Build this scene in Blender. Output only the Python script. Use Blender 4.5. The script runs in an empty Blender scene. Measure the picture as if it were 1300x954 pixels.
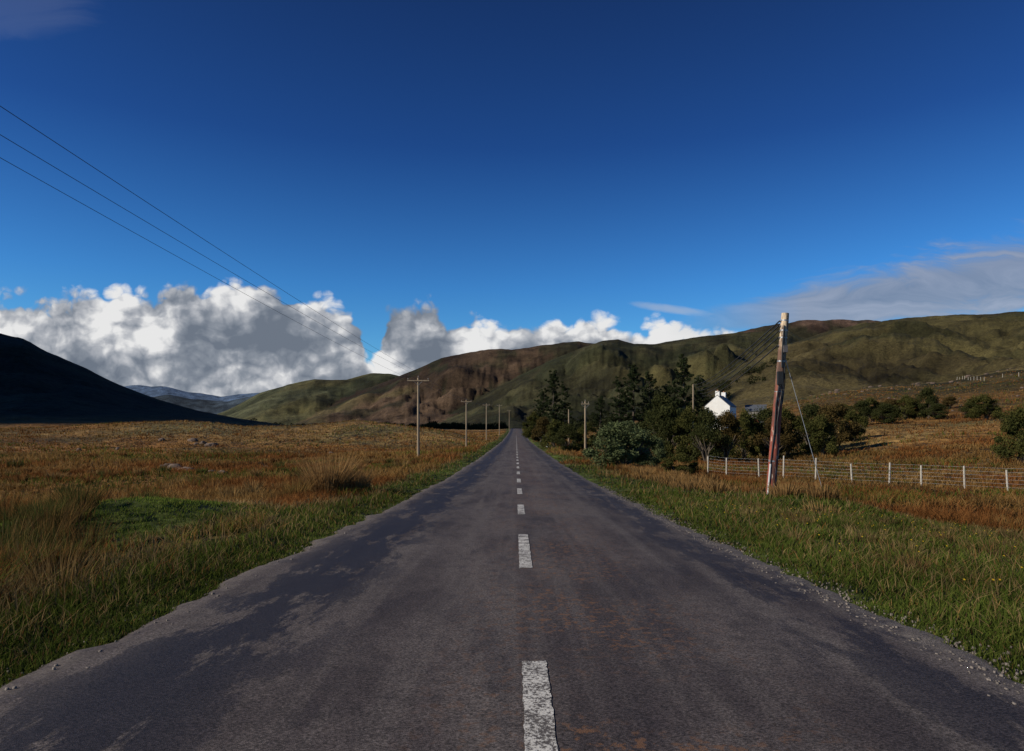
import bpy, math, random, bmesh
import numpy as np
from mathutils import Vector
rng=np.random.default_rng(7); random.seed(7)
S=bpy.context.scene
S.view_settings.view_transform='Standard'; S.view_settings.look='None'; S.view_settings.exposure=0
COL=S.collection
F=867.0; CX=655.0; HY=545.0; CH=1.5
TAB=rng.random((256,256))
def vn(x,y,o=0):
    x=np.asarray(x,float)+o*17.3; y=np.asarray(y,float)+o*31.7
    ix=np.floor(x).astype(np.int64); iy=np.floor(y).astype(np.int64)
    fx=x-ix; fy=y-iy; fx=fx*fx*(3-2*fx); fy=fy*fy*(3-2*fy)
    a=TAB[ix&255,iy&255]; b=TAB[(ix+1)&255,iy&255]; c=TAB[ix&255,(iy+1)&255]; d=TAB[(ix+1)&255,(iy+1)&255]
    return (a*(1-fx)+b*fx)*(1-fy)+(c*(1-fx)+d*fx)*fy
def fbm(x,y,o=0,n=5):
    s=0;a=.5;t=0
    for i in range(n):
        s=s+a*vn(x,y,o+i*3); t+=a; a*=.5; x=np.asarray(x)*2.03; y=np.asarray(y)*2.03
    return s/t
def sst(a,b,x):
    t=np.clip((x-a)/(b-a),0,1); return t*t*(3-2*t)

# ---------------------------------------------------------------- ground shape
RY=[-60,0,4,11,17,28,52,100,153,250,325,400,470,700,9000]
RZ=[0,0,0,-.24,-.40,-.63,-.90,-1.08,-1.12,-.45,.5,1.75,1.5,1.0,1.0]
def zroad(y): return np.interp(y,RY,RZ)
GX=[-3000,-1000,-300,-100,-40,-20,-10,-6,-3.9,-3.3,3.3,3.9,6,8,14,26,41,57,100,171,400,1000,3000]
GZ=[10,6,2.5,1.0,-.5,-.8,-.45,-.1,.03,-.03,-.03,.03,-.08,-.28,-.85,-1.1,-.4,1.8,7,12,20,40,60]
def X_(px,d): return (px-CX)/F*d
def Z_(v,d): return CH+(HY-v)/F*d
RID=[
 (760,480,500,[(-400,395),(-150,412),(0,424),(30,430),(60,446),(110,468),(150,488),(200,507),(250,521),(300,531),(370,541),(430,548),(700,560)],(.018,.019,.011),.16),  # left hill: cloud shade put into its near-black colour
 (7800,1500,700,[(-400,480),(80,500),(130,492),(175,489),(205,490),(240,497),(280,503),(330,498),(360,500),(430,505),(520,520),(600,560)],(.075,.115,.185),.08),  # far range: aerial haze painted in as a blue tint
 (3300,1300,700,[(150,560),(240,540),(290,520),(330,499),(365,488),(400,481),(440,482),(470,474),(495,474),(520,480),(560,490),(640,510),(700,560)],(.045,.047,.024),.32),
 (2900,1500,800,[(330,560),(400,520),(470,492),(500,480),(530,467),(560,454),(590,447),(620,443),(650,444),(690,439),(735,433),(770,437),(900,450),(1000,560)],(.052,.034,.021),.42),
 (2200,1300,700,[(480,560),(560,530),(620,498),(660,476),(700,457),(740,441),(765,433),(785,430),(805,435),(830,436),(870,431),(900,425),(950,421),(1000,420),(1100,470),(1200,560)],(.032,.030,.014),.42),  # centre ridge: colour darkened to stand in for cloud shadow
 (3900,1300,700,[(760,560),(850,440),(900,428),(950,418),(990,410),(1040,405),(1100,405),(1160,410),(1300,430),(1500,430)],(.064,.040,.028),.30),
 (1500,1150,700,[(780,560),(860,510),(930,470),(980,444),(1040,424),(1100,410),(1150,404),(1200,401),(1250,399),(1300,395),(1500,380),(1900,350)],(.050,.040,.017),.32),
 (380,250,200,[(800,560),(880,538),(960,522),(1010,508),(1060,498),(1130,491),(1200,487),(1250,475),(1300,466),(1500,450),(1900,440)],(.092,.070,.026),.14),
 (175,70,70,[(-500,540),(-100,544),(0,545),(60,543),(120,539),(180,536),(230,535),(270,537),(310,542),(380,541),(425,537),(450,534),(480,537),(530,543),(575,549),(630,566),(700,575)],(.21,.105,.030),.1),
 (5000,900,700,[(-100,560),(60,540),(120,515),(180,505),(215,501),(250,507),(290,509),(320,503),(350,500),(420,520),(500,560)],(.042,.058,.075),.20),  # layered valley ridge: blue haze put into the colour
]
def base_z(x,y):
    z=zroad(y)+np.interp(x,GX,GZ)
    off=sst(3.4,9,np.abs(x))
    z=z+off*((fbm(x/5,y/5,1,4)-.5)*.42+(fbm(x/38,y/38,5,3)-.5)*1.3*sst(12,60,np.abs(x)))
    z=z+.70*np.exp(-(((x+7.8)/2.2)**2+((y-13.0)/3.4)**2))
    z=z+.30*np.exp(-(((x-8.6)/1.8)**2+((y-19.5)/2.6)**2))
    z=z+3.0*np.exp(-(((x-40)/22)**2+((y-132)/22)**2))
    return z
def terrain(x,y,full=False):
    x=np.asarray(x,float); y=np.asarray(y,float)
    b=base_z(x,y); z=b.copy(); idx=np.full(z.shape,-1); wgt=np.zeros(z.shape)
    ys=np.maximum(y,1.0); px=np.clip(x/ys,-2,2)*F+CX
    for k,(d,wf,wb,pr,c,g) in enumerate(RID):
        P=np.array(pr,float)
        v=np.interp(px,P[:,0],P[:,1])
        H=Z_(v,d)
        s=np.clip((y-(d-wf))/wf,0,1)
        rise=s*s*(3-2*s)*.45+.55*s**1.25
        back=np.exp(-(np.maximum(y-d,0)/wb)**2)
        sh=np.where(y<d,rise,back)
        sc=d/14
        n=fbm(x/sc,y/sc*.6,11+k,6); n_=fbm(x/sc*5,y/sc*5,15+k,4)
        rg=1-np.abs(2*fbm(x/sc*1.1,y/sc*.5,31+k,6)-1)
        hh=np.maximum(H-b,0)
        zz=b+hh*sh-hh*g*(rg-.45)*4*sh*(1-sh)*(y<d)+hh*.035*(n-.5)*sh+hh*.02*(n_-.5)*sh
        zz=np.where(H>b,zz,b-1)
        zz=np.where(y>0,zz,b-1)
        m=zz>z+.01
        wgt=np.where(m,np.clip((zz-b)/(6 if d>300 else 1.5),0,1),wgt)
        idx=np.where(m,k,idx); z=np.where(m,zz,z)
    cor=(1-sst(4,14,np.abs(x)))*(y<430)
    z=z*(1-cor)+np.minimum(b,z)*cor
    und=(np.abs(x)<3.0+np.clip(y/250,0,1.0)*0.3)&(y<468)
    z=np.where(und,zroad(y)-.05-np.clip(y,0,400)*.0005,z)
    if full: return z,idx,wgt
    return z
def tz(x,y): return float(terrain(np.array([x]),np.array([y]))[0])
def mound(x,y): return np.exp(-(((x+7.4)/2.4)**2+((y-12.6)/4.2)**2)*.9)*(x<0)
def green(x,y):
    n=fbm(x/2.2,y/2.2,41,4)-.5; n2=fbm(x/9,y/9,45,3)-.5
    gl=sst(-5.4,-4.1,x+n*3.0)*(x<0)
    gl=np.maximum(gl,np.clip(mound(x,y)*1.6-.05,0,1.2))
    lim=np.interp(y,[0,10,20,30,45],[18,15,11,6.5,4.6])
    gr=(1-sst(-1.3,1.3,x-lim+n2*7+n*3))*(x>0)
    return np.clip(gl+gr,0,1)
# ---------------------------------------------------------------- helpers
def newmesh(name,V,Fq,cols=None,smooth=False):
    V=np.asarray(V,np.float32).reshape(-1,3); Fq=np.asarray(Fq,np.int32)
    k=Fq.shape[1]; me=bpy.data.meshes.new(name)
    me.vertices.add(len(V)); me.vertices.foreach_set('co',V.ravel())
    me.loops.add(Fq.size); me.loops.foreach_set('vertex_index',Fq.ravel())
    me.polygons.add(len(Fq)); me.polygons.foreach_set('loop_start',np.arange(len(Fq),dtype=np.int32)*k)
    try: me.polygons.foreach_set('loop_total',np.full(len(Fq),k,np.int32))
    except Exception: pass
    if smooth: me.polygons.foreach_set('use_smooth',np.ones(len(Fq),bool))
    me.update(calc_edges=True)
    if cols is not None:
        a=me.color_attributes.new('Col','FLOAT_COLOR','POINT')
        c=np.ones((len(V),4),np.float32); c[:,:3]=cols; a.data.foreach_set('color',c.ravel())
    return me
def addobj(name,me,mats=(),parent=None,loc=(0,0,0),rot=(0,0,0),sc=(1,1,1)):
    o=bpy.data.objects.new(name,me); COL.objects.link(o)
    o.location=loc; o.rotation_euler=rot; o.scale=sc
    if me is not None and mats and not me.materials:
        for m in mats: me.materials.append(m)
    if parent: o.parent=parent
    return o
class NB:
    def __init__(s,nt): s.nt=nt; s.n=nt.nodes; s.l=nt.links; s.dim='3D'
    def N(s,t,**kw):
        n=s.n.new(t)
        for k,v in kw.items(): setattr(n,k,v)
        return n
    def S(s,sock,v):
        if isinstance(v,bpy.types.NodeSocket): s.l.new(v,sock)
        else: sock.default_value=v
    def m(s,op,a,b=None,c=None,clamp=False):
        n=s.N('ShaderNodeMath',operation=op,use_clamp=clamp)
        s.S(n.inputs[0],a)
        if b is not None: s.S(n.inputs[1],b)
        if c is not None: s.S(n.inputs[2],c)
        return n.outputs[0]
    def vm(s,op,a,b=None,sc=None):
        n=s.N('ShaderNodeVectorMath',operation=op); s.S(n.inputs[0],a)
        if b is not None: s.S(n.inputs[1],b)
        if sc is not None: s.S(n.inputs['Scale'],sc)
        return n.outputs[0]
    def noise(s,vec,scale,detail=4,rough=.5,dist=0,col=False):
        n=s.N('ShaderNodeTexNoise',noise_dimensions=s.dim)
        if vec is not None: s.l.new(vec,n.inputs['Vector'])
        n.inputs['Scale'].default_value=scale; n.inputs['Detail'].default_value=detail
        n.inputs['Roughness'].default_value=rough; n.inputs['Distortion'].default_value=dist
        return n.outputs['Color' if col else 'Fac']
    def mr(s,v,a,b,c=0,d=1,smooth=False):
        n=s.N('ShaderNodeMapRange'); n.clamp=True
        if smooth: n.interpolation_type='SMOOTHSTEP'
        s.S(n.inputs[0],v)
        for i,q in enumerate((a,b,c,d)): s.S(n.inputs[i+1],q)
        return n.outputs[0]
    def mix(s,f,a,b,bt='MIX'):
        n=s.N('ShaderNodeMix',data_type='RGBA',blend_type=bt); s.S(n.inputs[0],f)
        for i,q in ((6,a),(7,b)):
            if isinstance(q,tuple) and len(q)==3: q=q+(1,)
            s.S(n.inputs[i],q)
        return n.outputs[2]
    def scale(s,vec,v):
        return s.vm('MULTIPLY',vec,v)
def mat(name):
    m=bpy.data.materials.new(name); m.use_nodes=True
    nb=NB(m.node_tree); b=m.node_tree.nodes['Principled BSDF']
    return m,nb,b
def simple(name,c,rough=.8,var=.3,sc=4,metal=0,bump=.3,c2=None,stretch=(1,1,1)):
    m,nb,b=mat(name); tc=nb.N('ShaderNodeTexCoord').outputs['Object']
    v=nb.scale(tc,stretch)
    n=nb.noise(v,sc,4,.6); n2=nb.noise(v,sc*7,2,.6)
    c2=c2 or tuple(x*(1-var) for x in c)
    f=nb.mr(nb.m('ADD',nb.m('MULTIPLY',n,.65),nb.m('MULTIPLY',n2,.35)),.38,.62)
    nb.l.new(nb.mix(f,c2,c),b.inputs['Base Color']); b.inputs['Roughness'].default_value=rough; b.inputs['Metallic'].default_value=metal
    if bump:
        bp=nb.N('ShaderNodeBump'); bp.inputs['Strength'].default_value=bump; bp.inputs['Distance'].default_value=.02
        nb.l.new(n2,bp.inputs['Height']); nb.l.new(bp.outputs[0],b.inputs['Normal'])
    return m
# ---------------------------------------------------------------- terrain sheet
az_f=np.arange(-50,50.01,.085); az_b=np.concatenate([np.arange(-180,-50,2.5)]); az_c=np.arange(52,180,2.5)
AZ=np.radians(np.concatenate([az_b,az_f,az_c])); nA=len(AZ)
R=np.exp(np.linspace(math.log(.6),math.log(9500),480)); nR=len(R)
A,RR=np.meshgrid(AZ,R); X=RR*np.sin(A); Y=RR*np.cos(A)
Z,idx,w=terrain(X,Y,True)
gr=green(X,Y)
n1=fbm(X/14,Y/14,61,5)[...,None]; n2=fbm(X/60,Y/60,65,4)[...,None]
gold=np.array([.175,.088,.026]); gold2=np.array([.098,.062,.021]); straw=np.array([.215,.140,.052])
C=gold+(gold2-gold)*sst(.4,.62,n1)+(straw-gold)*.7*sst(.5,.7,n2)
C=C*(1-gr[...,None])+np.array([.048,.064,.015])*gr[...,None]
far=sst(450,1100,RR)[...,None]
C=C*(1-far)+np.array([.030,.030,.014])*far  # distant ground darkened in its colour in place of cloud shadow
RC=np.array([r[4] for r in RID]+[(0,0,0)])
rc=RC[idx]
k1=fbm(X/260,Y/260,71,6); k2=fbm(X/90,Y/150,75,6); k3=fbm(X/420,Y/420,77,5)
var=.45+1.1*sst(.35,.68,k1)[...,None]
pat=sst(.49,.57,k2)[...,None]*sst(700,1100,RR)[...,None]
rc2=rc*var; rc2=rc2*(1-.6*pat)+np.array([.017,.021,.009])*.6*pat  # dark vegetation-toned patches painted on hills as stand-in for cloud shadows
lg=(sst(.53,.64,k3)*sst(700,1100,RR)*(1-sst(.49,.57,k2)*.6))[...,None]
rc2=rc2*(1-.55*lg)+np.array([.090,.078,.030])*.55*lg
m9=(idx==8)[...,None]; m8=(idx==7)[...,None]
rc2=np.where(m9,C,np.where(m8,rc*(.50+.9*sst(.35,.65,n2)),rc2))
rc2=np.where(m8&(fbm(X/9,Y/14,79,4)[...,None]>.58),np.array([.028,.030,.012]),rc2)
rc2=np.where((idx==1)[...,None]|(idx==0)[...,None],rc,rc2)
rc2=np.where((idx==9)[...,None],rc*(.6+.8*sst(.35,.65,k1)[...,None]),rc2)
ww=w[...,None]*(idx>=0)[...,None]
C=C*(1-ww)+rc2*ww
V=np.stack([X,Y,Z],-1).reshape(-1,3); C=C.reshape(-1,3)
i=np.arange(nR-1)[:,None]*nA; j=np.arange(nA)[None,:]; j2=(j+1)%nA
Fq=np.stack([i+j,i+nA+j,i+nA+j2,i+j2],-1).reshape(-1,4)
gm,nb,b=mat('moorland_ground')
att=nb.N('ShaderNodeAttribute',attribute_name='Col').outputs['Color']
tc=nb.N('ShaderNodeTexCoord').outputs['Object']
na=nb.noise(tc,.012,8,.72); nbn=nb.noise(tc,.35,5,.65); nc=nb.noise(tc,6,3,.7)
t=nb.m('MULTIPLY',nb.mr(na,.3,.7,.30,1.75),nb.m('MULTIPLY',nb.mr(nbn,.3,.7,.45,1.55),nb.mr(nc,.3,.7,.55,1.4)))
c=nb.mix(1.0,att,nb.vm('SCALE',(1,1,1),sc=t),'MULTIPLY')
nb.l.new(c,b.inputs['Base Color']); b.inputs['Roughness'].default_value=.95; b.inputs['Specular IOR Level'].default_value=.1
bp2=nb.N('ShaderNodeBump'); bp2.inputs['Strength'].default_value=1.0; bp2.inputs['Distance'].default_value=14
nb.l.new(na,bp2.inputs['Height']); nb.l.new(bp2.outputs[0],b.inputs['Normal'])
addobj('ground',newmesh('ground',V,Fq,C,True),[gm])

# ---------------------------------------------------------------- road
ys=np.concatenate([np.arange(-12,30,.12),np.arange(30,120,.8),np.arange(120,467,4)])
xs=np.concatenate([[-1.0,-.985,-.96],np.linspace(-.9,.9,13),[.96,.985,1.0]])
XX,YY=np.meshgrid(xs,ys)
ragL=(fbm(ys*1.3,ys*0+3,81,5)-.5)*.45+(vn(ys*7,ys*0,83)-.5)*.12; ragR=(fbm(ys*1.3,ys*0+9,85,5)-.5)*.55+(vn(ys*7,ys*0,87)-.5)*.12
W=np.where(XX<0,3.10+ragL[:,None],3.12+ragR[:,None])*1.0
RX=XX*W
RZm=zroad(YY)+.035*(1-np.abs(XX)**2)+.006-.045*sst(.955,1.0,np.abs(XX))
Vr=np.stack([RX,YY,RZm],-1).reshape(-1,3); nx=len(xs)
i=np.arange(len(ys)-1)[:,None]*nx; j=np.arange(nx-1)[None,:]
Fr=np.stack([i+j,i+j+1,i+nx+j+1,i+nx+j],-1).reshape(-1,4)
rm,nb,b=mat('asphalt')
tc=nb.N('ShaderNodeTexCoord').outputs['Object']; sp=nb.N('ShaderNodeSeparateXYZ'); nb.l.new(tc,sp.inputs[0]); xx=sp.outputs[0]; yy=sp.outputs[1]
nb.dim='2D'
big=nb.noise(nb.scale(tc,(1,.45,1)),.8,6,.68,.1)
strk=nb.noise(nb.scale(tc,(2.4,.10,1)),1.0,5,.6)
fine=nb.noise(tc,55,3,.7); mid=nb.noise(tc,5,5,.72)
vo=nb.N('ShaderNodeTexVoronoi',voronoi_dimensions='2D'); vo.inputs['Scale'].default_value=120; nb.l.new(tc,vo.inputs['Vector'])
stone=nb.N('ShaderNodeSeparateColor'); nb.l.new(vo.outputs['Color'],stone.inputs[0])
c=nb.mix(nb.mr(big,.38,.62),(.043,.035,.036),(.083,.070,.067))
c=nb.mix(nb.mr(strk,.45,.62,0,.6),c,(.097,.084,.079))
c=nb.mix(nb.mr(mid,.50,.66,0,.5),c,(.034,.029,.030))
trk=nb.m('SUBTRACT',1.0,nb.mr(nb.m('ABSOLUTE',nb.m('ADD',xx,2.1)),.2,1.0,0,1,True),clamp=True)
trk2=nb.m('SUBTRACT',1.0,nb.mr(nb.m('ABSOLUTE',nb.m('SUBTRACT',xx,2.5)),.1,.7,0,1,True),clamp=True)
tnn=nb.noise(nb.scale(tc,(1.3,.38,1)),1.6,7,.74,.08)
msk=nb.m('MAXIMUM',trk,nb.m('MULTIPLY',trk2,.7))
tar=nb.m('MULTIPLY',nb.mr(nb.m('ADD',tnn,nb.m('MULTIPLY',msk,.15)),.53,.62,0,1,True),nb.m('ADD',nb.m('MULTIPLY',msk,.70),.26))
c=nb.mix(nb.m('MULTIPLY',tar,.92),c,(.013,.011,.014))
c=nb.mix(1.0,c,nb.vm('SCALE',(1,1,1),sc=nb.m('MULTIPLY',nb.mr(fine,.3,.7,.6,1.4),nb.mr(stone.outputs[0],0,1,.4,1.65))),'MULTIPLY')
on=nb.noise(tc,11,5,.75); oz=nb.mr(nb.noise(nb.vm('ADD',tc,(9,4,0)),.7,3,.5),.36,.50)
om=nb.m('MULTIPLY',nb.m('MULTIPLY',nb.mr(on,.55,.60),oz),nb.m('SUBTRACT',1.0,nb.mr(nb.m('ABSOLUTE',nb.m('SUBTRACT',xx,.55)),.25,1.2),clamp=True))
c=nb.mix(nb.m('MULTIPLY',om,.7),c,(.16,.082,.042))
ck=nb.noise(nb.scale(tc,(1,.6,1)),1.3,5,.6,.3); ckm=nb.m('SUBTRACT',1.0,nb.mr(nb.m('ABSOLUTE',nb.m('SUBTRACT',ck,.5)),.0,.0035),clamp=True)
c=nb.mix(nb.m('MULTIPLY',nb.m('MULTIPLY',ckm,.7),nb.mr(big,.48,.6)),c,(.012,.011,.012))
ax=nb.m('ABSOLUTE',xx); gv=nb.m('ADD',ax,nb.m('MULTIPLY',nb.m('SUBTRACT',mid,.5),1.1))
gf=nb.mr(gv,2.80,3.05)
gcol=nb.mix(stone.outputs[1],(.05,.045,.04),(.26,.225,.195))
c=nb.mix(nb.m('MULTIPLY',gf,nb.mr(xx,-.5,.5,.4,.9)),c,gcol)
nb.l.new(c,b.inputs['Base Color'])
nb.l.new(nb.mr(tar,0,1,.85,.6),b.inputs['Roughness']); b.inputs['Specular IOR Level'].default_value=.25
bp=nb.N('ShaderNodeBump'); bp.inputs['Strength'].default_value=.45; bp.inputs['Distance'].default_value=.004
nb.l.new(nb.m('ADD',vo.outputs['Distance'],nb.m('MULTIPLY',fine,.4)),bp.inputs['Height']); nb.l.new(bp.outputs[0],b.inputs['Normal'])
addobj('road',newmesh('road',Vr,Fr,None,True),[rm])
pm,nb,b=mat('worn_white_paint'); nb.dim='2D'
tc=nb.N('ShaderNodeTexCoord').outputs['Object']
pn=nb.noise(tc,44,4,.78); pn2=nb.noise(tc,5,4,.6)
f=nb.mr(nb.m('ADD',nb.m('MULTIPLY',pn,.7),nb.m('MULTIPLY',pn2,.3)),.46,.52)
nb.l.new(nb.mix(f,(.075,.066,.062),nb.mix(pn2,(.36,.35,.32),(.66,.65,.61))),b.inputs['Base Color']); b.inputs['Roughness'].default_value=.8
bp=nb.N('ShaderNodeBump'); bp.inputs['Strength'].default_value=.6; bp.inputs['Distance'].default_value=.005; nb.l.new(pn,bp.inputs['Height']); nb.l.new(bp.outputs[0],b.inputs['Normal'])
dash=[(1.5,4.32),(7.8,11.0),(14.3,16.7),(20.2,22.7)]+[(26.2+6*k,28.8+6*k) for k in range(32)]
PV=[];PF=[]
for (a,e) in dash:
    n=max(4,int((e-a)/.06)) if a<20 else 10
    yq=np.linspace(a,e,n+1); b0=len(PV)
    for q in yq:
        jl=(random.random()-.5)*.010; jr=(random.random()-.5)*.010
        for xq in (.115-.076+jl,.115,.115+.076+jr):
            PV.append((xq,q+(random.random()-.5)*.02,float(zroad(q))+.035+.006+.004+min(q,200)*.0001))
    for k in range(n):
        for s in (0,1):
            o=b0+k*3+s; PF.append((o,o+1,o+4,o+3))
addobj('road_marking',newmesh('road_marking',PV,PF),[pm])

# ---------------------------------------------------------------- grass
def blade_mesh(P,h,wd,lean,ang,C):
    N=len(P); d=rng.random(N)*2*np.pi; wx=np.cos(d); wy=np.sin(d)
    lx=np.cos(ang)*lean*h; ly=np.sin(ang)*lean*h
    V=np.zeros((N,6,3),np.float32)
    for k,(t,wf) in enumerate(((0,1.0),(.5,.8),(1.0,.12))):
        cx=P[:,0]+lx*t*t; cy=P[:,1]+ly*t*t; cz=P[:,2]+h*t*(1-.25*lean*t)
        V[:,2*k]=np.stack([cx-wx*wd*wf/2,cy-wy*wd*wf/2,cz],-1)
        V[:,2*k+1]=np.stack([cx+wx*wd*wf/2,cy+wy*wd*wf/2,cz],-1)
    o=np.arange(N)[:,None]*6
    Fq=np.concatenate([o+np.array([[0,1,3,2]]),o+np.array([[2,3,5,4]])])
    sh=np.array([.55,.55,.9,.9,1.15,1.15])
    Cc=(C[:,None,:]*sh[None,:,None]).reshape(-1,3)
    return V.reshape(-1,3),Fq,Cc
def leafmat(name,tr=.3):
    m,nb,b=mat(name); att=nb.N('ShaderNodeAttribute',attribute_name='Col').outputs['Color']
    dn=nb.N('ShaderNodeBsdfDiffuse'); nb.l.new(att,dn.inputs[0])
    t=nb.N('ShaderNodeBsdfTranslucent'); nb.l.new(att,t.inputs[0]); mx=nb.N('ShaderNodeMixShader'); mx.inputs[0].default_value=tr
    nb.l.new(dn.outputs[0],mx.inputs[1]); nb.l.new(t.outputs[0],mx.inputs[2]); nb.l.new(mx.outputs[0],nb.n['Material Output'].inputs[0])
    return m
gmat=leafmat('grass_blades')
def grass(name,N,r0,r1,per):
    n=N//per
    r=np.exp(rng.uniform(math.log(r0),math.log(r1),n)); a=np.radians(rng.uniform(-44,44,n))
    x=r*np.sin(a); y=r*np.cos(a)
    edge=np.where(x<0,3.0,3.06)+ (fbm(y*1.3,y*0+np.where(x<0,3,9),81,5)-.5)*.5
    dn=fbm(x/1.1,y/1.1,91,4)
    ok=(np.abs(x)>edge)&((rng.random(n)<sst(.25,.55,dn)*.8+.2)|(r>30)|(np.abs(x)<4.2))
    ok&=(rng.random(n)<.35+.65*sst(.0,.5,np.abs(x)-edge))|(x<0)
    x,y,r=x[ok],y[ok],r[ok]
    x=np.repeat(x,per);y=np.repeat(y,per);r=np.repeat(r,per); n=len(x)
    rad=.03+.004*r
    x=x+rng.normal(0,1,n)*rad; y=y+rng.normal(0,1,n)*rad
    k=np.abs(x)>2.97; x,y,r=x[k],y[k],r[k]; n=len(x)
    g=green(x,y); md=np.clip(mound(x,y)*1.3,0,1)
    gg=rng.random(n)<np.clip(g*(.84+.12*md),0,.96)+.03
    z=np.maximum(terrain(x,y),zroad(y)-.03)*(np.abs(x)<3.4)+terrain(x,y)*(np.abs(x)>=3.4)-.01
    hn=fbm(x/3,y/3,95,3)
    edgef=sst(2.9,4.0,np.abs(x))
    h=np.where(gg,rng.uniform(.05,.16,n)*(1-.45*md),rng.uniform(.16,.46,n)*(.4+1.1*hn)*(1-.5*md))*(.45+.55*edgef)
    right=(x>0)&(y<20)
    strawy=(~gg)&(g>.5); h=np.where(strawy,(rng.uniform(.10,.30,n)*edgef+.03)*(1-.6*md)*np.where(right,.72,1.0),h)
    h*=np.where(r>60,1.25,1)
    wd=.0028+.00085*r*rng.uniform(.6,1.3,n)
    t=rng.random((n,1))
    cg=np.array([.048,.080,.012])*(1-t)+np.array([.115,.135,.028])*t
    cs=np.array([.165,.080,.020])*(1-t)+np.array([.29,.180,.068])*t
    cr=np.array([.145,.056,.018])*(1-t)+np.array([.24,.110,.036])*t
    red=(fbm(x/7,y/7,99,4)[:,None]>.50)
    cs=np.where(red,cr,cs)
    gp=((fbm(x/11,y/11,103,4)[:,None]>.58)&(rng.random((n,1))<.4))
    cs=np.where(gp,cg*1.05,cs)
    cs=np.where((strawy&(rng.random(n)<.8))[:,None],np.array([.27,.19,.085])*(.40+.7*t),cs)
    pv=(.55+.85*fbm(x/1.7,y/1.7,107,4))[:,None]*(.70+.6*fbm(x/22,y/22,109,3))[:,None]*(1+.45*md)[:,None]
    c=np.where(gg[:,None],cg,cs)*pv
    return blade_mesh(np.stack([x,y,z],-1),h,wd,rng.uniform(.1,1.0,n),rng.random(n)*2*np.pi,c)
parts=[grass('a',400000,2.6,22,6),grass('b',190000,18,90,7),grass('c',80000,80,330,6)]
def tuft(cx,cy,rad,h,n,col,wd=.012):
    a=rng.random(n)*6.283; q=np.sqrt(rng.random(n))*rad
    x=cx+q*np.cos(a); y=cy+q*np.sin(a); z=terrain(x,y)-.02
    t=rng.random((n,1)); c=np.array(col)*(.6+.9*t)
    return blade_mesh(np.stack([x,y,z],-1),h*rng.uniform(.5,1.1,n),np.full(n,wd),rng.uniform(.1,.55,n)*(.3+q/rad),a,c)
tl=[(-5.6,20.5,.55,1.35,1100,(.27,.16,.065),.018),(-4.9,21,.35,.9,500,(.27,.16,.065),.016),(-6.3,19.5,.3,.8,300,(.2,.12,.04),.014)]
for q in range(150):
    sd=random.choice((-1,-1,1)); yy=random.uniform(9,75); xx=sd*random.uniform(6.5,yy*.78+2)
    if sd>0 and yy<14: continue
    if sd<0 and mound(np.array([xx]),np.array([yy]))[0]>.2: continue
    k=random.random()
    colr=(.17,.085,.030) if k<.5 else ((.075,.075,.022) if k<.7 else (.22,.14,.055))
    tl.append((xx,yy,random.uniform(.15,.5),random.uniform(.35,.75)*(.6 if sd>0 else 1),int(120),colr,.006+.0010*yy))
for q in range(60):
    xx=random.uniform(5.5,9.0); yy=random.uniform(19,42); tl.append((xx,yy,.35,random.uniform(.3,.55),130,(.22,.13,.05),.006+.001*yy))
for q in range(30):
    yy=random.uniform(6.5,13); xx=-yy*random.uniform(.62,.80); tl.append((xx,yy,.3,random.uniform(.35,.6),160,random.choice([(.14,.08,.028),(.06,.065,.018),(.18,.115,.045)]),.009))
for q in range(34):
    yy=random.uniform(7,19); xx=random.uniform(4.2,yy*.74); tl.append((xx,yy,random.uniform(.12,.35),random.uniform(.14,.32),110,random.choice([(.20,.14,.06),(.06,.075,.018),(.14,.085,.035),(.10,.06,.03)]),.008))
for t_ in tl: parts.append(tuft(*t_))
def join(parts):
    Vs=[];Fs=[];Cs=[];o=0
    for v,f,c in parts: Vs.append(v);Fs.append(f+o);Cs.append(c);o+=len(v)
    return np.concatenate(Vs),np.concatenate(Fs),np.concatenate(Cs)
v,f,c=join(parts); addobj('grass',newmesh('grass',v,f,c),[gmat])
n=190; x=rng.uniform(4,13,n); y=rng.uniform(5,17,n); k=np.abs(x/y)<.95; x,y=x[k],y[k]; n=len(x); z=terrain(x,y)+rng.uniform(.12,.20,n)
q=np.array([[-1,-1,0],[1,-1,0],[1,1,0],[-1,1,0]])*.009
Vf=np.stack([x,y,z],-1)[:,None,:]+q[None]; Vf[:,2:,2]+=.010
stem=blade_mesh(np.stack([x,y,z-.22],-1),np.full(n,.22),np.full(n,.004),np.zeros(n),np.zeros(n),np.tile([.07,.09,.02],(n,1)))
fl=(Vf.reshape(-1,3),np.arange(n*4).reshape(-1,4),np.tile([.65,.43,.03],(n*4,1)))
v,f,c=join([fl,stem]); addobj('wildflowers',newmesh('wildflowers',v,f,c),[gmat])

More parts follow.
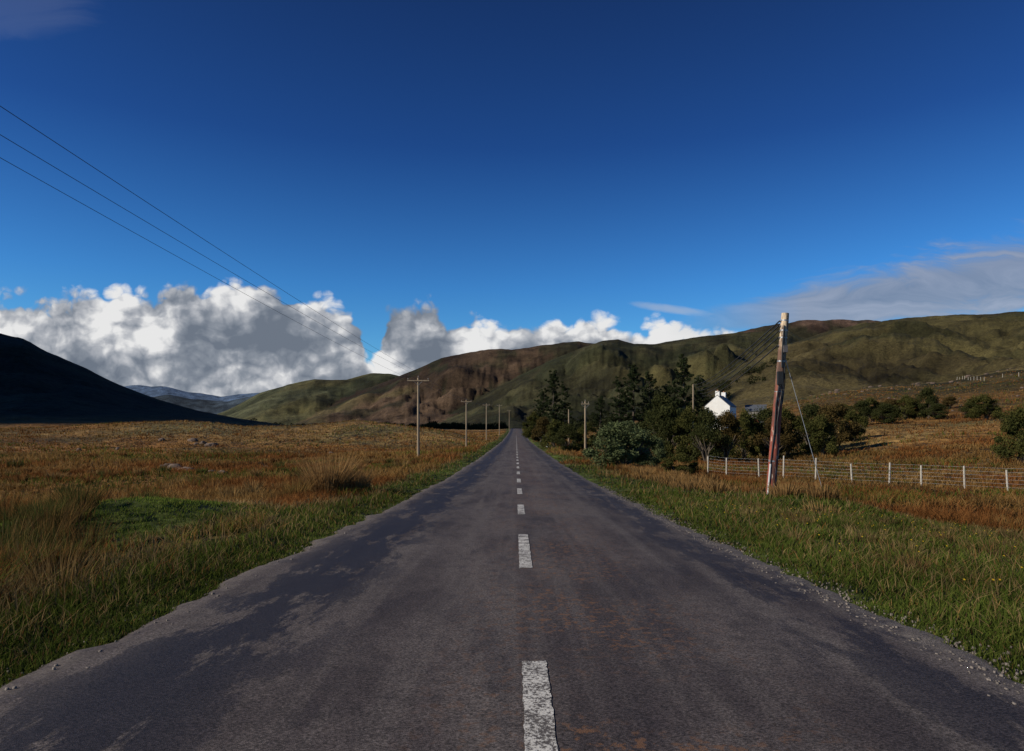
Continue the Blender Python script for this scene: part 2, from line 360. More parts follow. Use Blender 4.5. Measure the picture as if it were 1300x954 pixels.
# ---------------------------------------------------------------- trees
bark=simple('bark',(.11,.085,.06),.95,.5,6,stretch=(1,1,.25),bump=0)
fol=leafmat('foliage',.22)
def tube(P0,P1,r0,r1,n=7):
    P0=np.array(P0,float);P1=np.array(P1,float); d=P1-P0; d/=np.linalg.norm(d)+1e-9
    a=np.cross(d,[0,0,1.0])
    if np.linalg.norm(a)<.05: a=np.cross(d,[1.0,0,0])
    a/=np.linalg.norm(a); b_=np.cross(d,a); t=np.arange(n)/n*2*np.pi
    ring=np.cos(t)[:,None]*a+np.sin(t)[:,None]*b_
    V=np.vstack([P0+ring*r0,P1+ring*r1]); k=np.arange(n); k2=(k+1)%n
    return V,np.stack([k,k2,n+k2,n+k],-1)
def path_tube(pts,rads,n=7):
    Vs=[];Fs=[];o=0
    for a,b_,r0,r1 in zip(pts[:-1],pts[1:],rads[:-1],rads[1:]):
        v,f=tube(a,b_,r0,r1,n); Vs.append(v);Fs.append(f+o);o+=len(v)
    return np.vstack(Vs),np.vstack(Fs)
def leaves(P,N_,size,C,flat=.5):
    n=len(P); R1=rng.normal(0,1,(n,3)); nn=N_*(1-flat)+R1*flat; nn/=np.linalg.norm(nn,axis=1)[:,None]+1e-9
    t=np.cross(nn,rng.normal(0,1,(n,3))); t/=np.linalg.norm(t,axis=1)[:,None]+1e-9; b_=np.cross(nn,t)
    s=(size*rng.uniform(.6,1.3,n))[:,None]
    V=np.stack([P-t*s-b_*s*.35,P-b_*s*.4,P+t*s,P+b_*s*.5],1)
    return V.reshape(-1,3),np.arange(n*4).reshape(-1,4),np.repeat(C,4,axis=0)
def build(woods,lf,name):
    Vs=[];Fs=[];o=0
    for v,f in woods: Vs.append(v);Fs.append(f+o);o+=len(v)
    nw=sum(len(f) for f in Fs); nv=o
    v,f,c=lf; Vs.append(v);Fs.append(f+o)
    V=np.vstack(Vs);Fq=np.vstack(Fs); C=np.vstack([np.tile([.1,.08,.06],(nv,1)),c])
    me=newmesh(name,V,Fq,C); me.materials.append(bark); me.materials.append(fol)
    mi=np.ones(len(Fq),np.int32); mi[:nw]=0; me.polygons.foreach_set('material_index',mi)
    return me
def broad(name,seed,nl=26,nleaf=15000,leaf=.035,c0=(.030,.042,.012),c1=(.085,.105,.030),low=.08,spread=1.0):
    rs=np.random.default_rng(seed); woods=[]; cen=[];rad=[]
    for s in range(5):
        a=rs.random()*6.28; p0=np.array([rs.normal()*.02,rs.normal()*.02,0]); p1=p0+np.array([math.cos(a)*.08,math.sin(a)*.08,.22]); p2=p1+np.array([math.cos(a)*.14,math.sin(a)*.14,.3])
        woods.append(path_tube([p0,p1,p2],[.025,.017,.008]))
        for q in range(3):
            a2=a+rs.normal()*.8; p3=p1+np.array([math.cos(a2)*.24,math.sin(a2)*.24,rs.uniform(.1,.3)]); woods.append(tube(p1,p3,.012,.004,5))
    for k in range(nl):
        a=rs.random()*6.28; u=rs.random(); zc=low+.1+(.80-low)*u
        wr=(.38*math.sin(math.pi*min(1,(u*.78+.22)))**.7)*rs.uniform(.4,1.15)*spread
        cen.append((math.cos(a)*wr,math.sin(a)*wr,zc)); rad.append(rs.uniform(.06,.19))
    cen=np.array(cen);rad=np.array(rad)
    k=rs.integers(0,nl,nleaf); d=rs.normal(0,1,(nleaf,3)); d/=np.linalg.norm(d,axis=1)[:,None]
    rr=rs.random(nleaf)**.35*(1+.25*rs.normal(0,1,nleaf)*.6)
    P=cen[k]+d*(rad[k]*rr)[:,None]*np.array([1,1,.85])
    P[:,2]=np.maximum(P[:,2],.02+.05*rs.random(nleaf))
    tone=rs.random(nl)[k]*.5+rs.random(nleaf)*.5
    C=np.array(c0)+(np.array(c1)-np.array(c0))*tone[:,None]
    lf=leaves(P,d,np.full(nleaf,leaf)*rs.uniform(.7,1.2,nleaf),C,.55)
    return build(woods,lf,name)
def pine(name,seed,nleaf=14000,c0=(.014,.022,.010),c1=(.045,.055,.024)):
    rs=np.random.default_rng(seed); woods=[path_tube([(0,0,0),(.01,.0,.35),(-.01,.01,.7),(0,0,.97)],[.022,.017,.010,.003])]
    cen=[];ax=[]
    z=.14
    while z<.97:
        L=.36*(1-z)**.62*rs.uniform(.75,1.15)+.02
        for q in range(rs.integers(3,6)):
            if rs.random()<.1: continue
            a=rs.random()*6.28; l=L*rs.uniform(.55,1.15); up=rs.uniform(.02,.10)
            p0=np.array([0,0,z]); p1=p0+np.array([math.cos(a)*l,math.sin(a)*l,up*.9]); woods.append(tube(p0,p1,.007,.002,4))
            m=max(2,int(l/.05))
            for t in np.linspace(.3,1.0,m):
                cen.append(p0+(p1-p0)*t+rs.normal(0,.012,3)); ax.append(.055*(1.15-.5*t)*rs.uniform(.6,1.2))
        z+=rs.uniform(.035,.065)
    cen=np.array(cen);ax=np.array(ax); k=rs.integers(0,len(cen),nleaf); d=rs.normal(0,1,(nleaf,3)); d/=np.linalg.norm(d,axis=1)[:,None]
    P=cen[k]+d*(ax[k]*rs.random(nleaf)**.5)[:,None]*np.array([1.1,1.1,.5])
    tone=rs.random(len(cen))[k]*.5+rs.random(nleaf)*.5
    C=np.array(c0)+(np.array(c1)-np.array(c0))*tone[:,None]
    return build(woods,leaves(P,d,np.full(nleaf,.013),C,.6),name)
BR=[broad('willow_a',1,nleaf=26000,leaf=.020,c0=(.045,.06,.025),c1=(.14,.165,.075)),
    broad('thicket_b',2,38,16000,.020,c0=(.022,.028,.010),c1=(.065,.068,.024),low=.0),
    broad('thicket_c',3,34,16000,.020,c0=(.030,.037,.012),c1=(.095,.090,.026),low=.0),
    broad('tree_d',4,26,14000,.022,c0=(.035,.028,.012),c1=(.10,.070,.024),low=.15)]
PN=[pine('pine_a',11),pine('pine_b',12),pine('pine_c',13)]
def place(name,me,px,d,vtop,wpx,wmul=1.0):
    x=X_(px,d); g=tz(x,d); h=Z_(vtop,d)-g; wd=wpx/F*d*wmul
    return addobj(name,me,(),None,(x,d,g-.05),(0,0,random.random()*6.28),(wd,wd,h))
place('willow_bush',BR[0],793,41,527,88,1.2)
place('willow_bush',BR[0],826,47,550,40,1.1)
place('willow_bush',BR[2],862,37,574,50,1.15)
for (px,d,vt,w,k) in [(722,72,538,40,1),(703,86,532,40,2),(689,100,528,34,3),(680,150,522,34,2),(745,90,536,40,2),(676,190,530,22,1)]:
    place('hawthorn_bush',BR[k],px,d,vt,w,1.1)
for (px,d,vt,w,k) in [(848,74,514,56,1),(874,72,516,50,2),(897,68,519,50,1),(922,72,520,50,3),(945,78,519,44,2),(972,80,518,56,1),(1000,84,516,50,2),(1030,88,512,56,1),(1060,84,510,54,3),(1084,95,520,36,2),(838,88,498,50,1),(985,76,528,50,3),(1045,76,526,46,2)]:
    place('alder_tree',BR[k],px,d,vt,w,1.15)
for (px,d,vt,w,k) in [(1108,128,504,36,2),(1132,135,506,30,3),(1150,130,501,34,2),(1178,128,491,30,1),(1206,150,503,22,3),(1252,105,500,46,2),(1296,54,514,60,2),(1322,58,505,70,1),(1068,160,512,26,2),(1125,118,512,34,1),(1160,140,505,30,3),(1190,120,512,30,1),(1232,112,510,30,1),(1095,120,508,34,1)]:
    place('hillside_bush',BR[k],px,d,vt,w,1.15)
for (px,d,vt,w,k) in [(702,135,475,44,0),(716,142,486,34,1),(688,150,496,34,2),(786,118,480,46,1),(804,125,468,52,0),(824,120,474,46,2),(846,128,486,44,1),(868,118,456,60,0),(888,124,478,40,2),(762,150,506,34,0)]:
    place('pine_tree',PN[k],px,d,vt,w,1.35)
segs=[(420,640,900,8,.022),(300,470,1200,8,.012),(660,790,420,7,.03),(540,650,600,7,.018),(700,1000,900,9,.02)]
cp=[]
for (a,b_,d,h,_) in segs:
    for q in range(int((b_-a)*1.3)):
        dd=d*random.uniform(.80,1.3); px=random.uniform(a,b_); x=X_(px,dd)
        if abs(x)<9: continue
        if vn(px/16,dd/60,5)<.42: continue
        cp.append((x,dd,h*random.uniform(.4,1.1)))
cp=np.array(cp); gz=terrain(cp[:,0],cp[:,1]); per=90; k=np.repeat(np.arange(len(cp)),per); nn=len(k)
d=rng.normal(0,1,(nn,3)); d/=np.linalg.norm(d,axis=1)[:,None]
P=np.stack([cp[k,0],cp[k,1],gz[k]+cp[k,2]*.45],-1)+d*(cp[k,2]*.5*rng.random(nn)**.3)[:,None]*np.array([1.1,1.1,.9])
C=np.array([.022,.025,.011])*(.6+1.0*rng.random((nn,1)))
v,f,c=leaves(P,d,cp[k,2]*.13,C,.5); addobj('distant_trees',newmesh('distant_trees',v,f,c),[fol])

# ---------------------------------------------------------------- rocks
rockm=simple('rock',(.15,.105,.080),.95,.6,2.5,bump=.8)
def rocks(name,lst):
    Vs=[];Fs=[];o=0
    bm=bmesh.new(); bmesh.ops.create_icosphere(bm,subdivisions=3,radius=1); bv=np.array([v.co[:] for v in bm.verts]); bf=np.array([[v.index for v in f.verts] for f in bm.faces]); bm.free()
    for (x,y,s) in lst:
        o1=random.random()*90; q=bv.copy(); n=fbm(q[:,0]*1.5+o1,q[:,1]*1.5+q[:,2]*1.1+o1,3,4)
        q=q*(.45+1.1*n)[:,None]; q=np.round(q*2.6)/2.6*.45+q*.55
        q*=np.array([s*random.uniform(.8,1.5),s*random.uniform(.7,1.1),s*random.uniform(.45,.75)]); q+=np.array([x,y,tz(x,y)+s*.08])
        Vs.append(q);Fs.append(bf+o);o+=len(q)
    return addobj(name,newmesh(name,np.vstack(Vs),np.vstack(Fs)),[rockm])
L=[(X_(px,d),d,s) for px,d,s in [(222,52,.6),(236,50,.4),(212,54,.4),(282,46,.4),(270,48,.3),(268,110,.9),(258,114,.7),(245,120,.8),(205,120,.6),(150,100,.5),(420,90,.4),(100,90,.4),(250,113,.5)]]
rocks('boulder',L)
L=[]
while len(L)<90:
    d=random.uniform(140,420); px=random.uniform(1000,1330); L.append((X_(px,d),d,random.uniform(.25,.7)*(d/220)))
rocks('hillside_rocks',L)
Vs=[];Fs=[]; n=3000; y=3+rng.random(n)**1.6*22; sd=np.where(rng.random(n)<.12,-1,1); x=sd*(3.06+rng.normal(0,.17,n)); s=rng.uniform(.004,.013,n)
cube=np.array([[-1,-1,-1],[1,-1,-1],[1,1,-1],[-1,1,-1],[-.7,-.6,1],[.6,-.7,1],[.7,.6,.8],[-.6,.7,1]]); cf=np.array([[3,2,1,0],[4,5,6,7],[0,1,5,4],[1,2,6,5],[2,3,7,6],[3,0,4,7]])
a=rng.random(n)*6.28; cc=np.repeat(cube[None],n,0)*s[:,None,None]*rng.uniform(.6,1.3,(n,1,3))
cx_=cc[...,0]*np.cos(a)[:,None]-cc[...,1]*np.sin(a)[:,None]; cy_=cc[...,0]*np.sin(a)[:,None]+cc[...,1]*np.cos(a)[:,None]
zz=np.where(np.abs(x)<2.95,zroad(y)+.010,np.maximum(terrain(x,y),zroad(y)-.03)+.006)
Vg=np.stack([cx_+x[:,None],cy_+y[:,None],cc[...,2]+zz[:,None]],-1).reshape(-1,3); Fg=(np.arange(n)[:,None,None]*8+cf[None]).reshape(-1,4)
addobj('gravel',newmesh('gravel',Vg,Fg),[simple('gravel_stone',(.21,.18,.155),.9,.6,9)])

# ---------------------------------------------------------------- poles
wood=simple('weathered_wood',(.34,.26,.17),.9,.45,5,stretch=(1,1,.08))
steel=simple('galvanised_steel',(.30,.31,.32),.45,.3,6,metal=.5)
dark=simple('dark_cable',(.02,.02,.02),.6,.2,6,bump=0)
ceram=simple('insulator',(.25,.2,.17),.3,.2,5,bump=0)
def part(name,parent,segs,m,n=8,smooth=True):
    Vs=[];Fs=[];o=0
    for pts,rads in segs:
        v,f=path_tube(pts,rads,n); Vs.append(v);Fs.append(f+o);o+=len(v)
    me=newmesh(name,np.vstack(Vs),np.vstack(Fs),None,smooth); return addobj(name,me,[m],parent)
def box(name,parent,c,s,m,rot=0,bev=.006):
    bm=bmesh.new(); bmesh.ops.create_cube(bm,size=1)
    for v in bm.verts: v.co=Vector((v.co.x*s[0],v.co.y*s[1],v.co.z*s[2]))
    if bev: bmesh.ops.bevel(bm,geom=bm.edges[:],offset=bev,segments=2,affect='EDGES')
    me=bpy.data.meshes.new(name); bm.to_mesh(me); bm.free()
    return addobj(name,me,[m],parent,c,(0,0,rot))
def sagline(a,b_,sag,n=24,r=.012):
    a=np.array(a,float);b_=np.array(b_,float); t=np.linspace(0,1,n+1)[:,None]; p=a+(b_-a)*t; p[:,2]-=sag*4*(t*(1-t))[:,0]
    return (list(p),[r]*(n+1))
def epole(x,y,top,arm=1.0,r=.14,armed=True):
    g=tz(x,y)-.3; e=bpy.data.objects.new('utility_pole',None); COL.objects.link(e); e.location=(x,y,g)
    h=top-g
    part('shaft',e,[([(0,0,0),(0.01,0,h*.5),(0,0,h),(0,0,h+.01)],[r,r*.88,r*.72,.01])],wood,12)
    if armed:
        box('crossarm',e,(0,-.10,h-.28),(arm*2+.2,.10,.11),wood)
        segs=[]
        for q in (-arm,0,arm):
            z0=h-.22 if q else h+.0
            segs.append(([(q,-.10 if q else 0,z0),(q,-.10 if q else 0,z0+.09),(q,-.10 if q else 0,z0+.10),(q,-.1 if q else 0,z0+.2)],[.02,.02,.05,.035]))
        part('insulators',e,segs,ceram)
        part('brace',e,[([(-.5,-.09,h-.28),(0,-.12,h-.75)],[.015,.015]),([(.5,-.09,h-.28),(0,-.12,h-.75)],[.015,.015])],steel,5)
    return e,g,h
PL=[(-9.4,-6,7.35),(X_(531,68),68,Z_(480,68)),(X_(592,113),113,Z_(508,113)),(X_(617.5,165),165,Z_(513,165)),(X_(634,230),230,Z_(514,230)),(X_(646.5,330),330,Z_(521,330))]
Es=[]
for k,(x,y,t) in enumerate(PL):
    Es.append(epole(x,y,t,1.0 if k<2 else .8))
for k in range(len(PL)-1):
    (x0,y0,t0),(x1,y1,t1)=PL[k],PL[k+1]; e,g,h=Es[k]; segs=[]
    for q in (-1.0,0,1.0):
        a=(q*.88+(-.1 if k==0 and q<0 else 0),-.1 if q else 0,h+((-.02 if q>=0 else .25) if q else .0)); b_=(x1-x0+q*(1 if k==0 else .8),y1-y0,t1-g+(-.02 if q else .2))
        segs.append(sagline(a,b_,.40,30,.0065 if k==0 else .012))
    part('power_lines',e,segs,dark,5)
epole(X_(743,76),76,Z_(510,76),.35,.13,True)
epole(X_(722,120),120,Z_(520,120),.35,.12,False)
pr,nb,b=mat('painted_old_wood')
tc=nb.N('ShaderNodeTexCoord').outputs['Object']; sp=nb.N('ShaderNodeSeparateXYZ'); nb.l.new(tc,sp.inputs[0])
nz=nb.noise(nb.scale(tc,(1,1,.12)),9,6,.7); zz_=nb.m('ADD',sp.outputs[2],nb.m('MULTIPLY',nb.m('SUBTRACT',nb.noise(tc,3,5,.6),.5),1.6))
c=nb.mix(nb.mr(zz_,2.9,3.8),(.27,.062,.038),(.16,.085,.055))
c=nb.mix(nb.mr(zz_,4.4,5.0),c,(.62,.48,.32))
c=nb.mix(nb.mr(nz,.46,.58,0,.85),c,(.060,.035,.027)); c=nb.mix(nb.mr(nb.noise(nb.scale(tc,(1,1,.2)),14,5,.7),.57,.62,0,.8),c,(.48,.40,.32))
nb.l.new(c,b.inputs['Base Color']); b.inputs['Roughness'].default_value=.9
bp=nb.N('ShaderNodeBump'); bp.inputs['Strength'].default_value=.8; bp.inputs['Distance'].default_value=.02; nb.l.new(nz,bp.inputs['Height']); nb.l.new(bp.outputs[0],b.inputs['Normal'])
D=21.7; x0=X_(978,D); g=tz(x0,D); zt=Z_(398,D); H=zt-g; lx=X_(997,D)-x0
e=bpy.data.objects.new('telephone_pole',None); COL.objects.link(e); e.location=(x0,D,g)
def on(t,dx=0,dy=0): return (lx*t+dx,dy,H*t)
part('shaft',e,[([(-.01,0,-.3),on(.3),on(.6),on(.97),on(1.0),on(1.002)],[.15,.142,.132,.118,.112,.01])],pr,16)
box('junction_box',e,on(.64,-.06,-.17),(.17,.12,.42),dark)
box('terminal_box',e,on(.80,.03,-.15),(.14,.09,.22),simple('grey_box',(.12,.11,.11),.6,.3,5))
part('cable_conduit',e,[([on(0,-.13,-.13),on(.17,-.12,-.12)],[.032,.032])],simple('light_conduit',(.55,.55,.53),.6,.3,5))
part('cable_run',e,[([on(.17,-.12,-.12),on(.35,-.09,-.14),on(.5,-.11,-.14),on(.6,-.07,-.15)],[.022]*4),([on(.7,-.03,-.15),on(.8,-.06,-.14),on(.93,-.05,-.12)],[.02]*3),([on(.28,.02,-.15),on(.4,-.03,-.15),on(.58,.04,-.15)],[.016]*3),([on(.5,.1,-.11),on(.62,.13,-.1),on(.7,.06,-.14)],[.016]*3)],dark)
part('bands',e,[([on(q),on(q+.008)],[.15-.03*q,.15-.03*q]) for q in (.18,.47,.56,.73,.86,.90,.955)],steel,16)
sg=[];ins=[]
ex,ey=X_(880,90)-x0,90-D
for k,(tv,ev) in enumerate([(.955,489),(.93,492),(.90,496),(.865,500),(.82,503)]):
    a=on(tv,-.14,-.02); ins.append(([on(tv,-.05,0),(a[0]-.04,a[1],a[2])],[.03,.03]))
    sg.append(sagline((a[0]-.04,a[1],a[2]),(ex+.3*k,ey,Z_(ev,90)-g),.5,24,.022))
part('hooks',e,ins,steel,6); part('phone_lines',e,sg,dark,5)
gx=X_(1048,21.0)-x0; part('guy_wire',e,[([on(.76,.1,0),(gx,21.0-D,tz(gx+x0,21.0)-g)],[.010,.010]),([(gx-.02,21.0-D,tz(gx+x0,21.0)-g+.35),(gx,21-D,tz(gx+x0,21.0)-g-.1)],[.02,.02])],steel,6)
epole(X_(880,90),90,Z_(488,90),.4,.12,False)

# ---------------------------------------------------------------- fences
postm=simple('fence_post_wood',(.46,.42,.35),.9,.35,6)
def fence(name,pts,sp,h,nw=4,m=postm,r=.055,wr=.005):
    pts=np.array(pts,float); seg=np.hypot(*np.diff(pts,axis=0).T); L=np.concatenate([[0],np.cumsum(seg)]); t=np.arange(0,L[-1],sp)
    t=t+rng.normal(0,.15,len(t))*sp*.5
    px=np.interp(t,L,pts[:,0]); py=np.interp(t,L,pts[:,1]); pz=terrain(px,py)
    e=bpy.data.objects.new(name,None); COL.objects.link(e)
    print(name,[(round(CX+F*a/b_),round(HY+F*(CH-c_)/b_),round(HY+F*(CH-c_-h)/b_)) for a,b_,c_ in zip(px,py,pz)][::3])
    sg=[];hh=[]
    for a,b_,c_ in zip(px,py,pz):
        k=h*random.uniform(.8,1.1); l1,l2=random.uniform(-.08,.08),random.uniform(-.05,.05)
        sg.append(([(a,b_,c_-.2),(a+l1,b_+l2,c_+k),(a+l1,b_+l2,c_+k+.01)],[r,r*.9,.01])); hh.append((a+l1,b_+l2,c_))
    part('posts',e,sg,m,8)
    if nw:
        ws=[]
        for q in range(nw):
            ws.append(([ (a,b_-r,c_+h*(.15+.75*q/(nw-1))) for a,b_,c_ in hh],[wr]*len(hh)))
        part('wires',e,ws,steel,4)
fence('wire_fence',[(13,47),(17,43),(21,39),(25,35),(28,31),(33,27)],1.9,1.3,6)
fence('wire_fence',[(28,31),(33,38),(42,50),(60,62)],2.6,1.25,5)
fence('wire_fence',[(X_(1215,300),300),(X_(1250,250),250),(X_(1320,235),235)],6,1.4,0,postm,.08)
fence('white_post_fence',[(4.3,92),(4.5,118),(4.6,150)],4.5,1.0,0,simple('white_painted_post',(.75,.75,.72),.7,.2,5),.07)

# ---------------------------------------------------------------- houses
white=simple('white_render',(.80,.80,.77),.85,.10,2); slate=simple('slate_roof',(.09,.10,.12),.6,.4,5); glass=simple('window_glass',(.03,.04,.05),.15,.2,3,bump=0); doorm=simple('painted_door',(.25,.04,.03),.5,.2,3); clay=simple('clay',(.35,.15,.08),.8)
def house(name,x,y,w,l,eave,ridge,rot,wallm=white,chim=True,g=None):
    g=tz(x,y)-.2 if g is None else g
    e=bpy.data.objects.new(name,None); COL.objects.link(e); e.location=(x,y,g); e.rotation_euler=(0,0,rot)
    a,b_=w/2,l/2
    V=[(-a,-b_,0),(a,-b_,0),(a,-b_,eave),(0,-b_,ridge),(-a,-b_,eave),(-a,b_,0),(a,b_,0),(a,b_,eave),(0,b_,ridge),(-a,b_,eave)]
    me=bpy.data.meshes.new('walls'); me.from_pydata(V,[],[(0,1,2,3,4),(9,8,7,6,5),(0,4,9,5),(1,6,7,2)]); me.update(); addobj('walls',me,[wallm],e)
    th=.12; o=.15; s=(ridge-eave)/a
    V=[];Fc=[]
    for sg in (-1,1):
        k=len(V); V+=[(0,-b_+.05,ridge+.03),(0,b_+.1,ridge+.03),(sg*(a+o),b_+.1,eave-o*s+.03),(sg*(a+o),-b_+.05,eave-o*s+.03)]; V+=[(p[0],p[1],p[2]+th) for p in V[k:k+4]]
        Fc+=[(k,k+1,k+2,k+3),(k+4,k+7,k+6,k+5),(k,k+3,k+7,k+4),(k+3,k+2,k+6,k+7),(k+2,k+1,k+5,k+6)]
    me=bpy.data.meshes.new('roof'); me.from_pydata(V,[],Fc); me.update(); addobj('roof',me,[slate],e)
    if chim:
        for q in ((-b_+.4),(b_-.4)):
            box('chimney',e,(0,q,ridge+.3),(.8,.6,1.1),wallm,0,.02); box('chimney_pot',e,(0,q,ridge+.97),(.25,.25,.24),clay,0,.04)
    for q in (-1,1):
        box('window',e,(q*w*.24,-b_-.01,eave*.45),(.9,.06,1.1),glass,0,.01)
    if eave>2.5:
        for q in np.linspace(-b_+1.5,b_-1.5,4): box('window',e,(-a-.01,q,eave*.5),(.06,.9,1.1),glass,0,.01)
        box('door',e,(-a-.02,0,1.05),(.07,1.0,2.1),doorm,0,.01)
    return e
d=132; gx=X_(915,d); zt=Z_(497,d); gg=tz(gx,d)-.2
house('white_cottage',gx,d,4.6,6.5,(zt-gg)-3.0,(zt-gg)-.95,math.radians(-28),white,True,gg)
d=122; gx=X_(960,d); gg=tz(gx,d)-.2; house('stone_barn',gx,d,3,3.6,(Z_(522,d)-gg),(Z_(515,d)-gg),math.radians(70),simple('stone_wall',(.25,.23,.2),.9,.4,3),False,gg)
for (px,d) in [(386,1100),(398,1150),(413,1080),(423,1120)]:
    x=X_(px,d); house('farmhouse',x,d,4.5,5,2.6,4.4,math.radians(random.uniform(-60,-20)),white,False,max(tz(x,d)-.2,0))

# ---------------------------------------------------------------- light, sky
SUN=Vector((-.80,-.30,.48)).normalized()
el=math.asin(SUN.z); azs=math.atan2(SUN.x,SUN.y)
ld=bpy.data.lights.new('sun','SUN'); ld.energy=5.0; ld.angle=math.radians(.5); ld.color=(1,.90,.76)
lo=bpy.data.objects.new('sun',ld); COL.objects.link(lo); lo.rotation_euler=SUN.to_track_quat('Z','Y').to_euler(); lo.location=(-50,-20,60)
wd=bpy.data.worlds.new('World'); S.world=wd; wd.use_nodes=True; nb=NB(wd.node_tree); nb.dim='2D'
try: wd.cycles.sampling_method='MANUAL'; wd.cycles.sample_map_resolution=256
except Exception as ex_: print(ex_)
bg=nb.n['Background']; bg.inputs[1].default_value=.1
sky=nb.N('ShaderNodeTexSky',sky_type='NISHITA'); sky.sun_disc=False; sky.sun_elevation=el; sky.sun_rotation=azs; sky.altitude=300; sky.air_density=1.0; sky.dust_density=.2; sky.ozone_density=3
dirv=nb.N('ShaderNodeTexCoord').outputs['Generated']; sp=nb.N('ShaderNodeSeparateXYZ'); nb.l.new(dirv,sp.inputs[0])
ysm=nb.m('MAXIMUM',sp.outputs[1],.05); u=nb.m('DIVIDE',sp.outputs[0],ysm); v=nb.m('DIVIDE',sp.outputs[2],ysm)
front=nb.mr(sp.outputs[1],.1,.3)
cmb=nb.N('ShaderNodeCombineXYZ'); nb.l.new(u,cmb.inputs[0]); nb.l.new(v,cmb.inputs[1]); p=cmb.outputs[0]
elv=sp.outputs[2]
grade=nb.N('ShaderNodeValToRGB'); cr=grade.color_ramp
cr.elements[0].position=0; cr.elements[0].color=(.60,1.0,1.2,1)
cr.elements[1].position=.62; cr.elements[1].color=(.10,.19,.39,1)
for pos,cl in ((.10,(.38,.88,1.22)),(.20,(.25,.70,1.15)),(.38,(.125,.34,.72))):
    q=cr.elements.new(pos); q.color=cl+(1,)
nb.l.new(elv,grade.inputs[0])
skyc=nb.mix(1.0,sky.outputs[0],grade.outputs[0],'MULTIPLY')
fc=nb.N('ShaderNodeFloatCurve'); cm=fc.mapping.curves[0]
prof=[(-300,375),(0,378),(40,374),(75,386),(120,378),(190,364),(235,364),(265,378),(300,362),(340,368),(380,376),(410,382),(435,402),(455,436),(468,466),(480,440),(495,408),(515,390),(545,390),(575,398),(600,402),(620,418),(645,424),(680,416),(700,404),(730,414),(760,410),(790,416),(825,408),(870,418),(920,426),(1000,450),(1300,470)]
pts=[((((a-CX)/F)+1.2)/2.4,((HY-b_)/F)/.3) for a,b_ in prof]
cm.points[0].location=(0,.6); cm.points[1].location=(1,.1)
for q in pts: cm.points.new(*q)
for q in cm.points: q.handle_type='VECTOR'
wn=nb.vm('SCALE',nb.vm('SUBTRACT',nb.noise(p,12,3,.55,col=True),(.5,.5,.5)),sc=.035); pw=nb.vm('ADD',p,wn)
wsx=nb.N('ShaderNodeSeparateXYZ'); nb.l.new(wn,wsx.inputs[0])
fc.mapping.update(); nb.l.new(nb.m('DIVIDE',nb.m('ADD',nb.m('ADD',u,nb.m('MULTIPLY',wsx.outputs[0],2.2)),1.2),2.4),fc.inputs['Value'])
T=nb.m('MULTIPLY',fc.outputs[0],.3)
def Hf(off):
    q=nb.vm('MULTIPLY',nb.vm('ADD',pw,off),(1,1.3,1)); s=None
    for sc_,am in ((13,.48),(31,.26),(72,.12)):
        vo=nb.N('ShaderNodeTexVoronoi',feature='F1',voronoi_dimensions='2D'); vo.inputs['Scale'].default_value=sc_
        nb.l.new(q,vo.inputs['Vector']); dd=vo.outputs['Distance']
        t=nb.m('MULTIPLY',nb.m('SUBTRACT',1.0,nb.m('MULTIPLY',dd,dd)),am)
        s=t if s is None else nb.m('ADD',s,t)
    return nb.m('ADD',s,nb.m('MULTIPLY',nb.noise(q,17,7,.60),.46))
H1=Hf((0,0,0)); H2=Hf((-.007,.011,0)); H3=Hf((-.022,.034,0))
dpt=nb.m('SUBTRACT',T,v)
Fd=nb.m('ADD',nb.m('MULTIPLY',dpt,40),nb.m('MULTIPLY',nb.m('SUBTRACT',H1,.84),4.0))
dens=nb.m('MULTIPLY',nb.mr(Fd,-.10,.65,0,1,True),front)
lit=nb.m('ADD',nb.m('MULTIPLY',nb.m('SUBTRACT',H1,H2),1.0),nb.m('MULTIPLY',nb.m('SUBTRACT',H1,H3),1.0))
big=nb.noise(nb.vm('ADD',p,(3.3,1.2,0)),7,5,.55)
lit=nb.m('ADD',nb.m('ADD',lit,.78),nb.m('MULTIPLY',nb.m('SUBTRACT',big,.5),2.8))
lit=nb.m('SUBTRACT',lit,nb.m('MULTIPLY',nb.m('MAXIMUM',dpt,0.0),3.6))
ramp=nb.N('ShaderNodeValToRGB'); r=ramp.color_ramp; r.elements[0].position=0; r.elements[0].color=(.15,.18,.23,1); r.elements[1].position=1; r.elements[1].color=(.80,.80,.80,1)
q=r.elements.new(.35); q.color=(.24,.27,.32,1); q=r.elements.new(.65); q.color=(.43,.45,.49,1)
nb.l.new(nb.m('MULTIPLY',lit,1.0,clamp=True),ramp.inputs[0])
cc=nb.vm('SCALE',ramp.outputs[0],sc=10.0)
c=nb.mix(dens,skyc,cc)
q=nb.m('SUBTRACT',v,nb.m('ADD',.112,nb.m('MULTIPLY',u,.15)))
hw=nb.mr(u,.22,.80,.016,.080)
st=nb.noise(nb.vm('MULTIPLY',nb.vm('ADD',p,nb.vm('SCALE',wn,sc=.6)),(5,26,1)),1.0,6,.6,.6)
band=nb.m('SUBTRACT',1.0,nb.m('DIVIDE',nb.m('ABSOLUTE',q),hw))
sd=nb.mr(nb.m('ADD',band,nb.m('MULTIPLY',nb.m('SUBTRACT',st,.5),2.0)),-.2,.7,0,.85,True)
sd=nb.m('MULTIPLY',nb.m('MULTIPLY',sd,nb.mr(u,.22,.42)),front)
scol=nb.mix(nb.mr(st,.35,.7),(1.8,2.2,3.0),(3.4,3.7,4.5))
c=nb.mix(sd,c,scol)
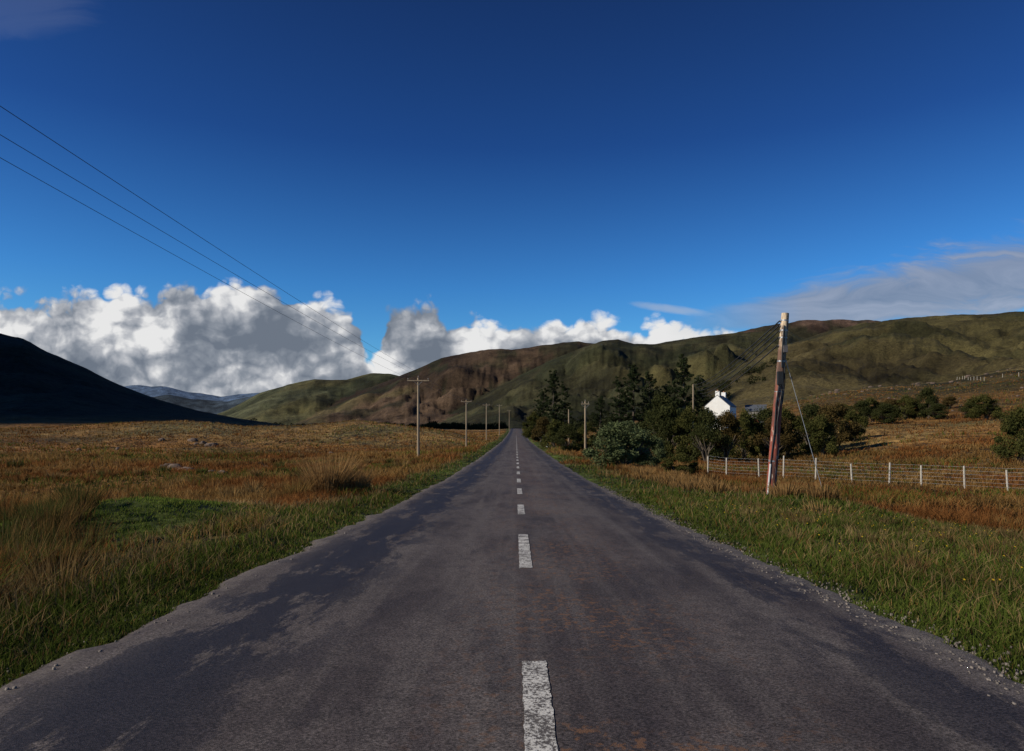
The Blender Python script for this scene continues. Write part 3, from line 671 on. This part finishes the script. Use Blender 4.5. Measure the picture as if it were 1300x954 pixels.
for (u0,v0,su,sv,sl,amp) in ((.225,.176,.06,.007,-.12,.5),(-.75,.62,.14,.05,.0,.07)):
    du=nb.m('SUBTRACT',u,u0); dv=nb.m('SUBTRACT',nb.m('SUBTRACT',v,v0),nb.m('MULTIPLY',du,sl))
    e2=nb.m('ADD',nb.m('POWER',nb.m('ABSOLUTE',nb.m('DIVIDE',du,su)),2.0),nb.m('POWER',nb.m('ABSOLUTE',nb.m('DIVIDE',dv,sv)),2.0))
    wsp=nb.m('MULTIPLY',nb.mr(nb.m('SUBTRACT',1.0,nb.m('SUBTRACT',e2,nb.m('MULTIPLY',nb.m('SUBTRACT',st,.5),2.0))),-.3,1,0,amp,True),front)
    c=nb.mix(wsp,c,(4.5,5.0,5.8))
nb.l.new(c,bg.inputs[0])

# unseen cloud shapes added left of the view to shade the left-hand hill
bm=bmesh.new(); bmesh.ops.create_icosphere(bm,subdivisions=4,radius=1); bv=np.array([v.co[:] for v in bm.verts]); bf=np.array([[v.index for v in f.verts] for f in bm.faces]); bm.free()
cwm=simple('shade_cloud_white',(.8,.8,.8),1,.05,.01,bump=0)
def shade_cloud_at(cx,cy,h0,ax,ay,nl,seed,s0=110,s1=190):
    rs=np.random.default_rng(seed); Vs=[];Fs=[];o=0
    for k in range(nl):
        a=rs.random()*6.28; rr=math.sqrt(rs.random()); s=rs.uniform(s0,s1)
        q=bv*(.75+.5*fbm(bv[:,0]*2.2+k,bv[:,1]*2.2+bv[:,2]*2,k,4))[:,None]*np.array([s,s,s*.6]); q+=np.array([cx+math.cos(a)*rr*ax,cy+math.sin(a)*rr*ay,h0+rs.uniform(0,90)])
        Vs.append(q);Fs.append(bf+o);o+=len(q)
    return addobj('added_shade_cloud',newmesh('added_shade_cloud',np.vstack(Vs),np.vstack(Fs),None,True),[cwm])
h0=800; k=h0/SUN.z
shade_cloud_at(-480+SUN.x*k,720+SUN.y*k,h0,520,330,40,5)
shade_cloud_at(-220+SUN.x*k,640+SUN.y*k,h0,150,180,12,8,70,110)

# ---------------------------------------------------------------- camera
cd=bpy.data.cameras.new('camera'); cam=bpy.data.objects.new('camera',cd); COL.objects.link(cam); S.camera=cam
cam.location=(0,0,CH); cam.rotation_euler=(math.radians(90),0,0)
cd.sensor_width=36; cd.lens=24.01; cd.shift_x=-5/1300; cd.shift_y=68/1300; cd.clip_start=.05; cd.clip_end=20000
print('verts',sum(len(o.data.vertices) for o in bpy.data.objects if o.type=='MESH'))
